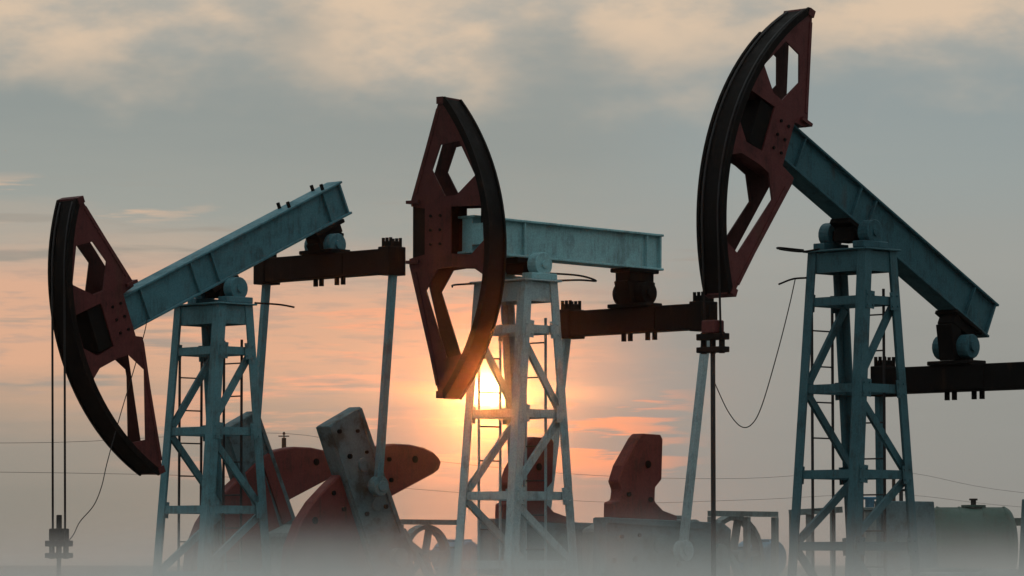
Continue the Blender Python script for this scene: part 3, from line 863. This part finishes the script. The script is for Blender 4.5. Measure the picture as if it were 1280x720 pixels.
wire('upper thin power line strung through both utility pole tops', [at(-220, 552, 125), at(70, 553, 135), p1 - Vector((0, 0, 0.05)), at(520, 573, 158), at(740, 594, 170), at(930, 598, 180), p2 - Vector((0, 0, 0.05)), at(1280, 616, 205), at(1600, 640, 240)], 0.0075)
wire('lower thin power line crossing grey sky low behind the pumps', [at(-220, 590, 125), at(70, 591, 135), at(360, 600, 150), at(740, 627, 170), at(930, 625, 180), at(1117, 618, 190), at(1280, 634, 205), at(1600, 655, 240)], 0.0075)

o = tube('slack_cable', curve_pts([at(994, 349, 54.0), at(986, 385, 53.9), at(972, 440, 53.7), at(953, 505, 53.5), at(940, 530, 53.4), at(926, 533, 53.3), at(910, 514, 53.2), at(893, 478, 52.4)], 48), 0.0075, M['wire'])
tag(o, 'slack black cable looping from the rightmost tower to its polished rod', 'cable')
o = tube('slack_cable', curve_pts([at(84, 678, 57.2), at(92, 668, 57.3), at(100, 652, 57.4), at(117, 632, 57.5), at(127, 608, 57.6), at(134, 578, 57.7), at(150, 520, 57.9), at(165, 470, 58.1), at(180, 418, 58.2), at(184, 398, 58.3)], 48), 0.0075, M['wire'])
tag(o, 'thin wavy cable hanging beside the leftmost horsehead down to its carrier bar', 'cable')

# ------------------------------------------------------------------ air: thin haze everywhere, a low bank of ground mist round the pumps
def vol_box(name, lo, hi):
    bm = bmesh.new()
    vs_ = [bm.verts.new((x, y, z)) for x in (lo[0], hi[0]) for y in (lo[1], hi[1]) for z in (lo[2], hi[2])]
    for f in ((0, 1, 3, 2), (4, 6, 7, 5), (0, 4, 5, 1), (2, 3, 7, 6), (0, 2, 6, 4), (1, 5, 7, 3)):
        bm.faces.new([vs_[i] for i in f])
    m = bpy.data.materials.new(name + '_air')
    m.use_nodes = True
    return bm, m


bm, m = vol_box('haze', (-4300, -4300, -1.0), (4300, 4300, 11.0))
k = N(m.node_tree)
pv = k.n('ShaderNodeVolumePrincipled')
pv.inputs['Color'].default_value = (0.95, 0.95, 0.95, 1)
pv.inputs['Density'].default_value = 0.00013
pv.inputs['Anisotropy'].default_value = 0.993
k.put(k.n('ShaderNodeOutputMaterial').inputs['Volume'], pv.outputs[0])
tag(new_obj('haze', bm, m), kind='stuff')

bm, m = vol_box('ground_mist', (-17, 38, 0.004), (19, 61, 3.4))
k = N(m.node_tree)
geo = k.n('ShaderNodeNewGeometry')
sp = k.n('ShaderNodeSeparateXYZ')
k.put(sp.inputs[0], geo.outputs['Position'])
nz = k.noise(geo.outputs['Position'], 0.42, 4, 0.6)
zz_ = k.m('ADD', sp.outputs[2], k.m('MULTIPLY', k.m('SUBTRACT', nz, 0.5), 1.9))
f = k.smooth(zz_, 0.35, 2.5, 1.0, 0.0)
f = k.m('MULTIPLY', f, k.m('MULTIPLY', f, k.m('MULTIPLY', k.smooth(sp.outputs[1], 38.0, 42.0), k.smooth(sp.outputs[1], 58.0, 61.0, 1.0, 0.0))))
low = k.smooth(k.m('ADD', sp.outputs[2], k.m('MULTIPLY', k.m('SUBTRACT', nz, 0.5), 0.9)), 1.0, 2.1, 0.27, 0.0)
f = k.m('ADD', f, k.m('MULTIPLY', low, k.m('MULTIPLY', k.smooth(sp.outputs[1], 38.0, 42.0), k.smooth(sp.outputs[1], 58.0, 61.0, 1.0, 0.0))))
pv = k.n('ShaderNodeVolumePrincipled')
pv.inputs['Color'].default_value = (0.88, 0.87, 0.85, 1)
k.put(pv.inputs['Density'], k.m('MULTIPLY', f, 0.18))
pv.inputs['Anisotropy'].default_value = 0.3
# droplets also scatter strongly forward: the mist glows under the sun
vs2 = k.n('ShaderNodeVolumeScatter')
vs2.inputs['Color'].default_value = (1, 1, 1, 1)
vs2.inputs['Anisotropy'].default_value = 0.96
k.put(vs2.inputs['Density'], k.m('MULTIPLY', f, 0.004))
va = k.n('ShaderNodeAddShader')
k.t.links.new(pv.outputs[0], va.inputs[0])
k.t.links.new(vs2.outputs[0], va.inputs[1])
k.put(k.n('ShaderNodeOutputMaterial').inputs['Volume'], va.outputs[0])
tag(new_obj('ground_mist', bm, m), kind='stuff')
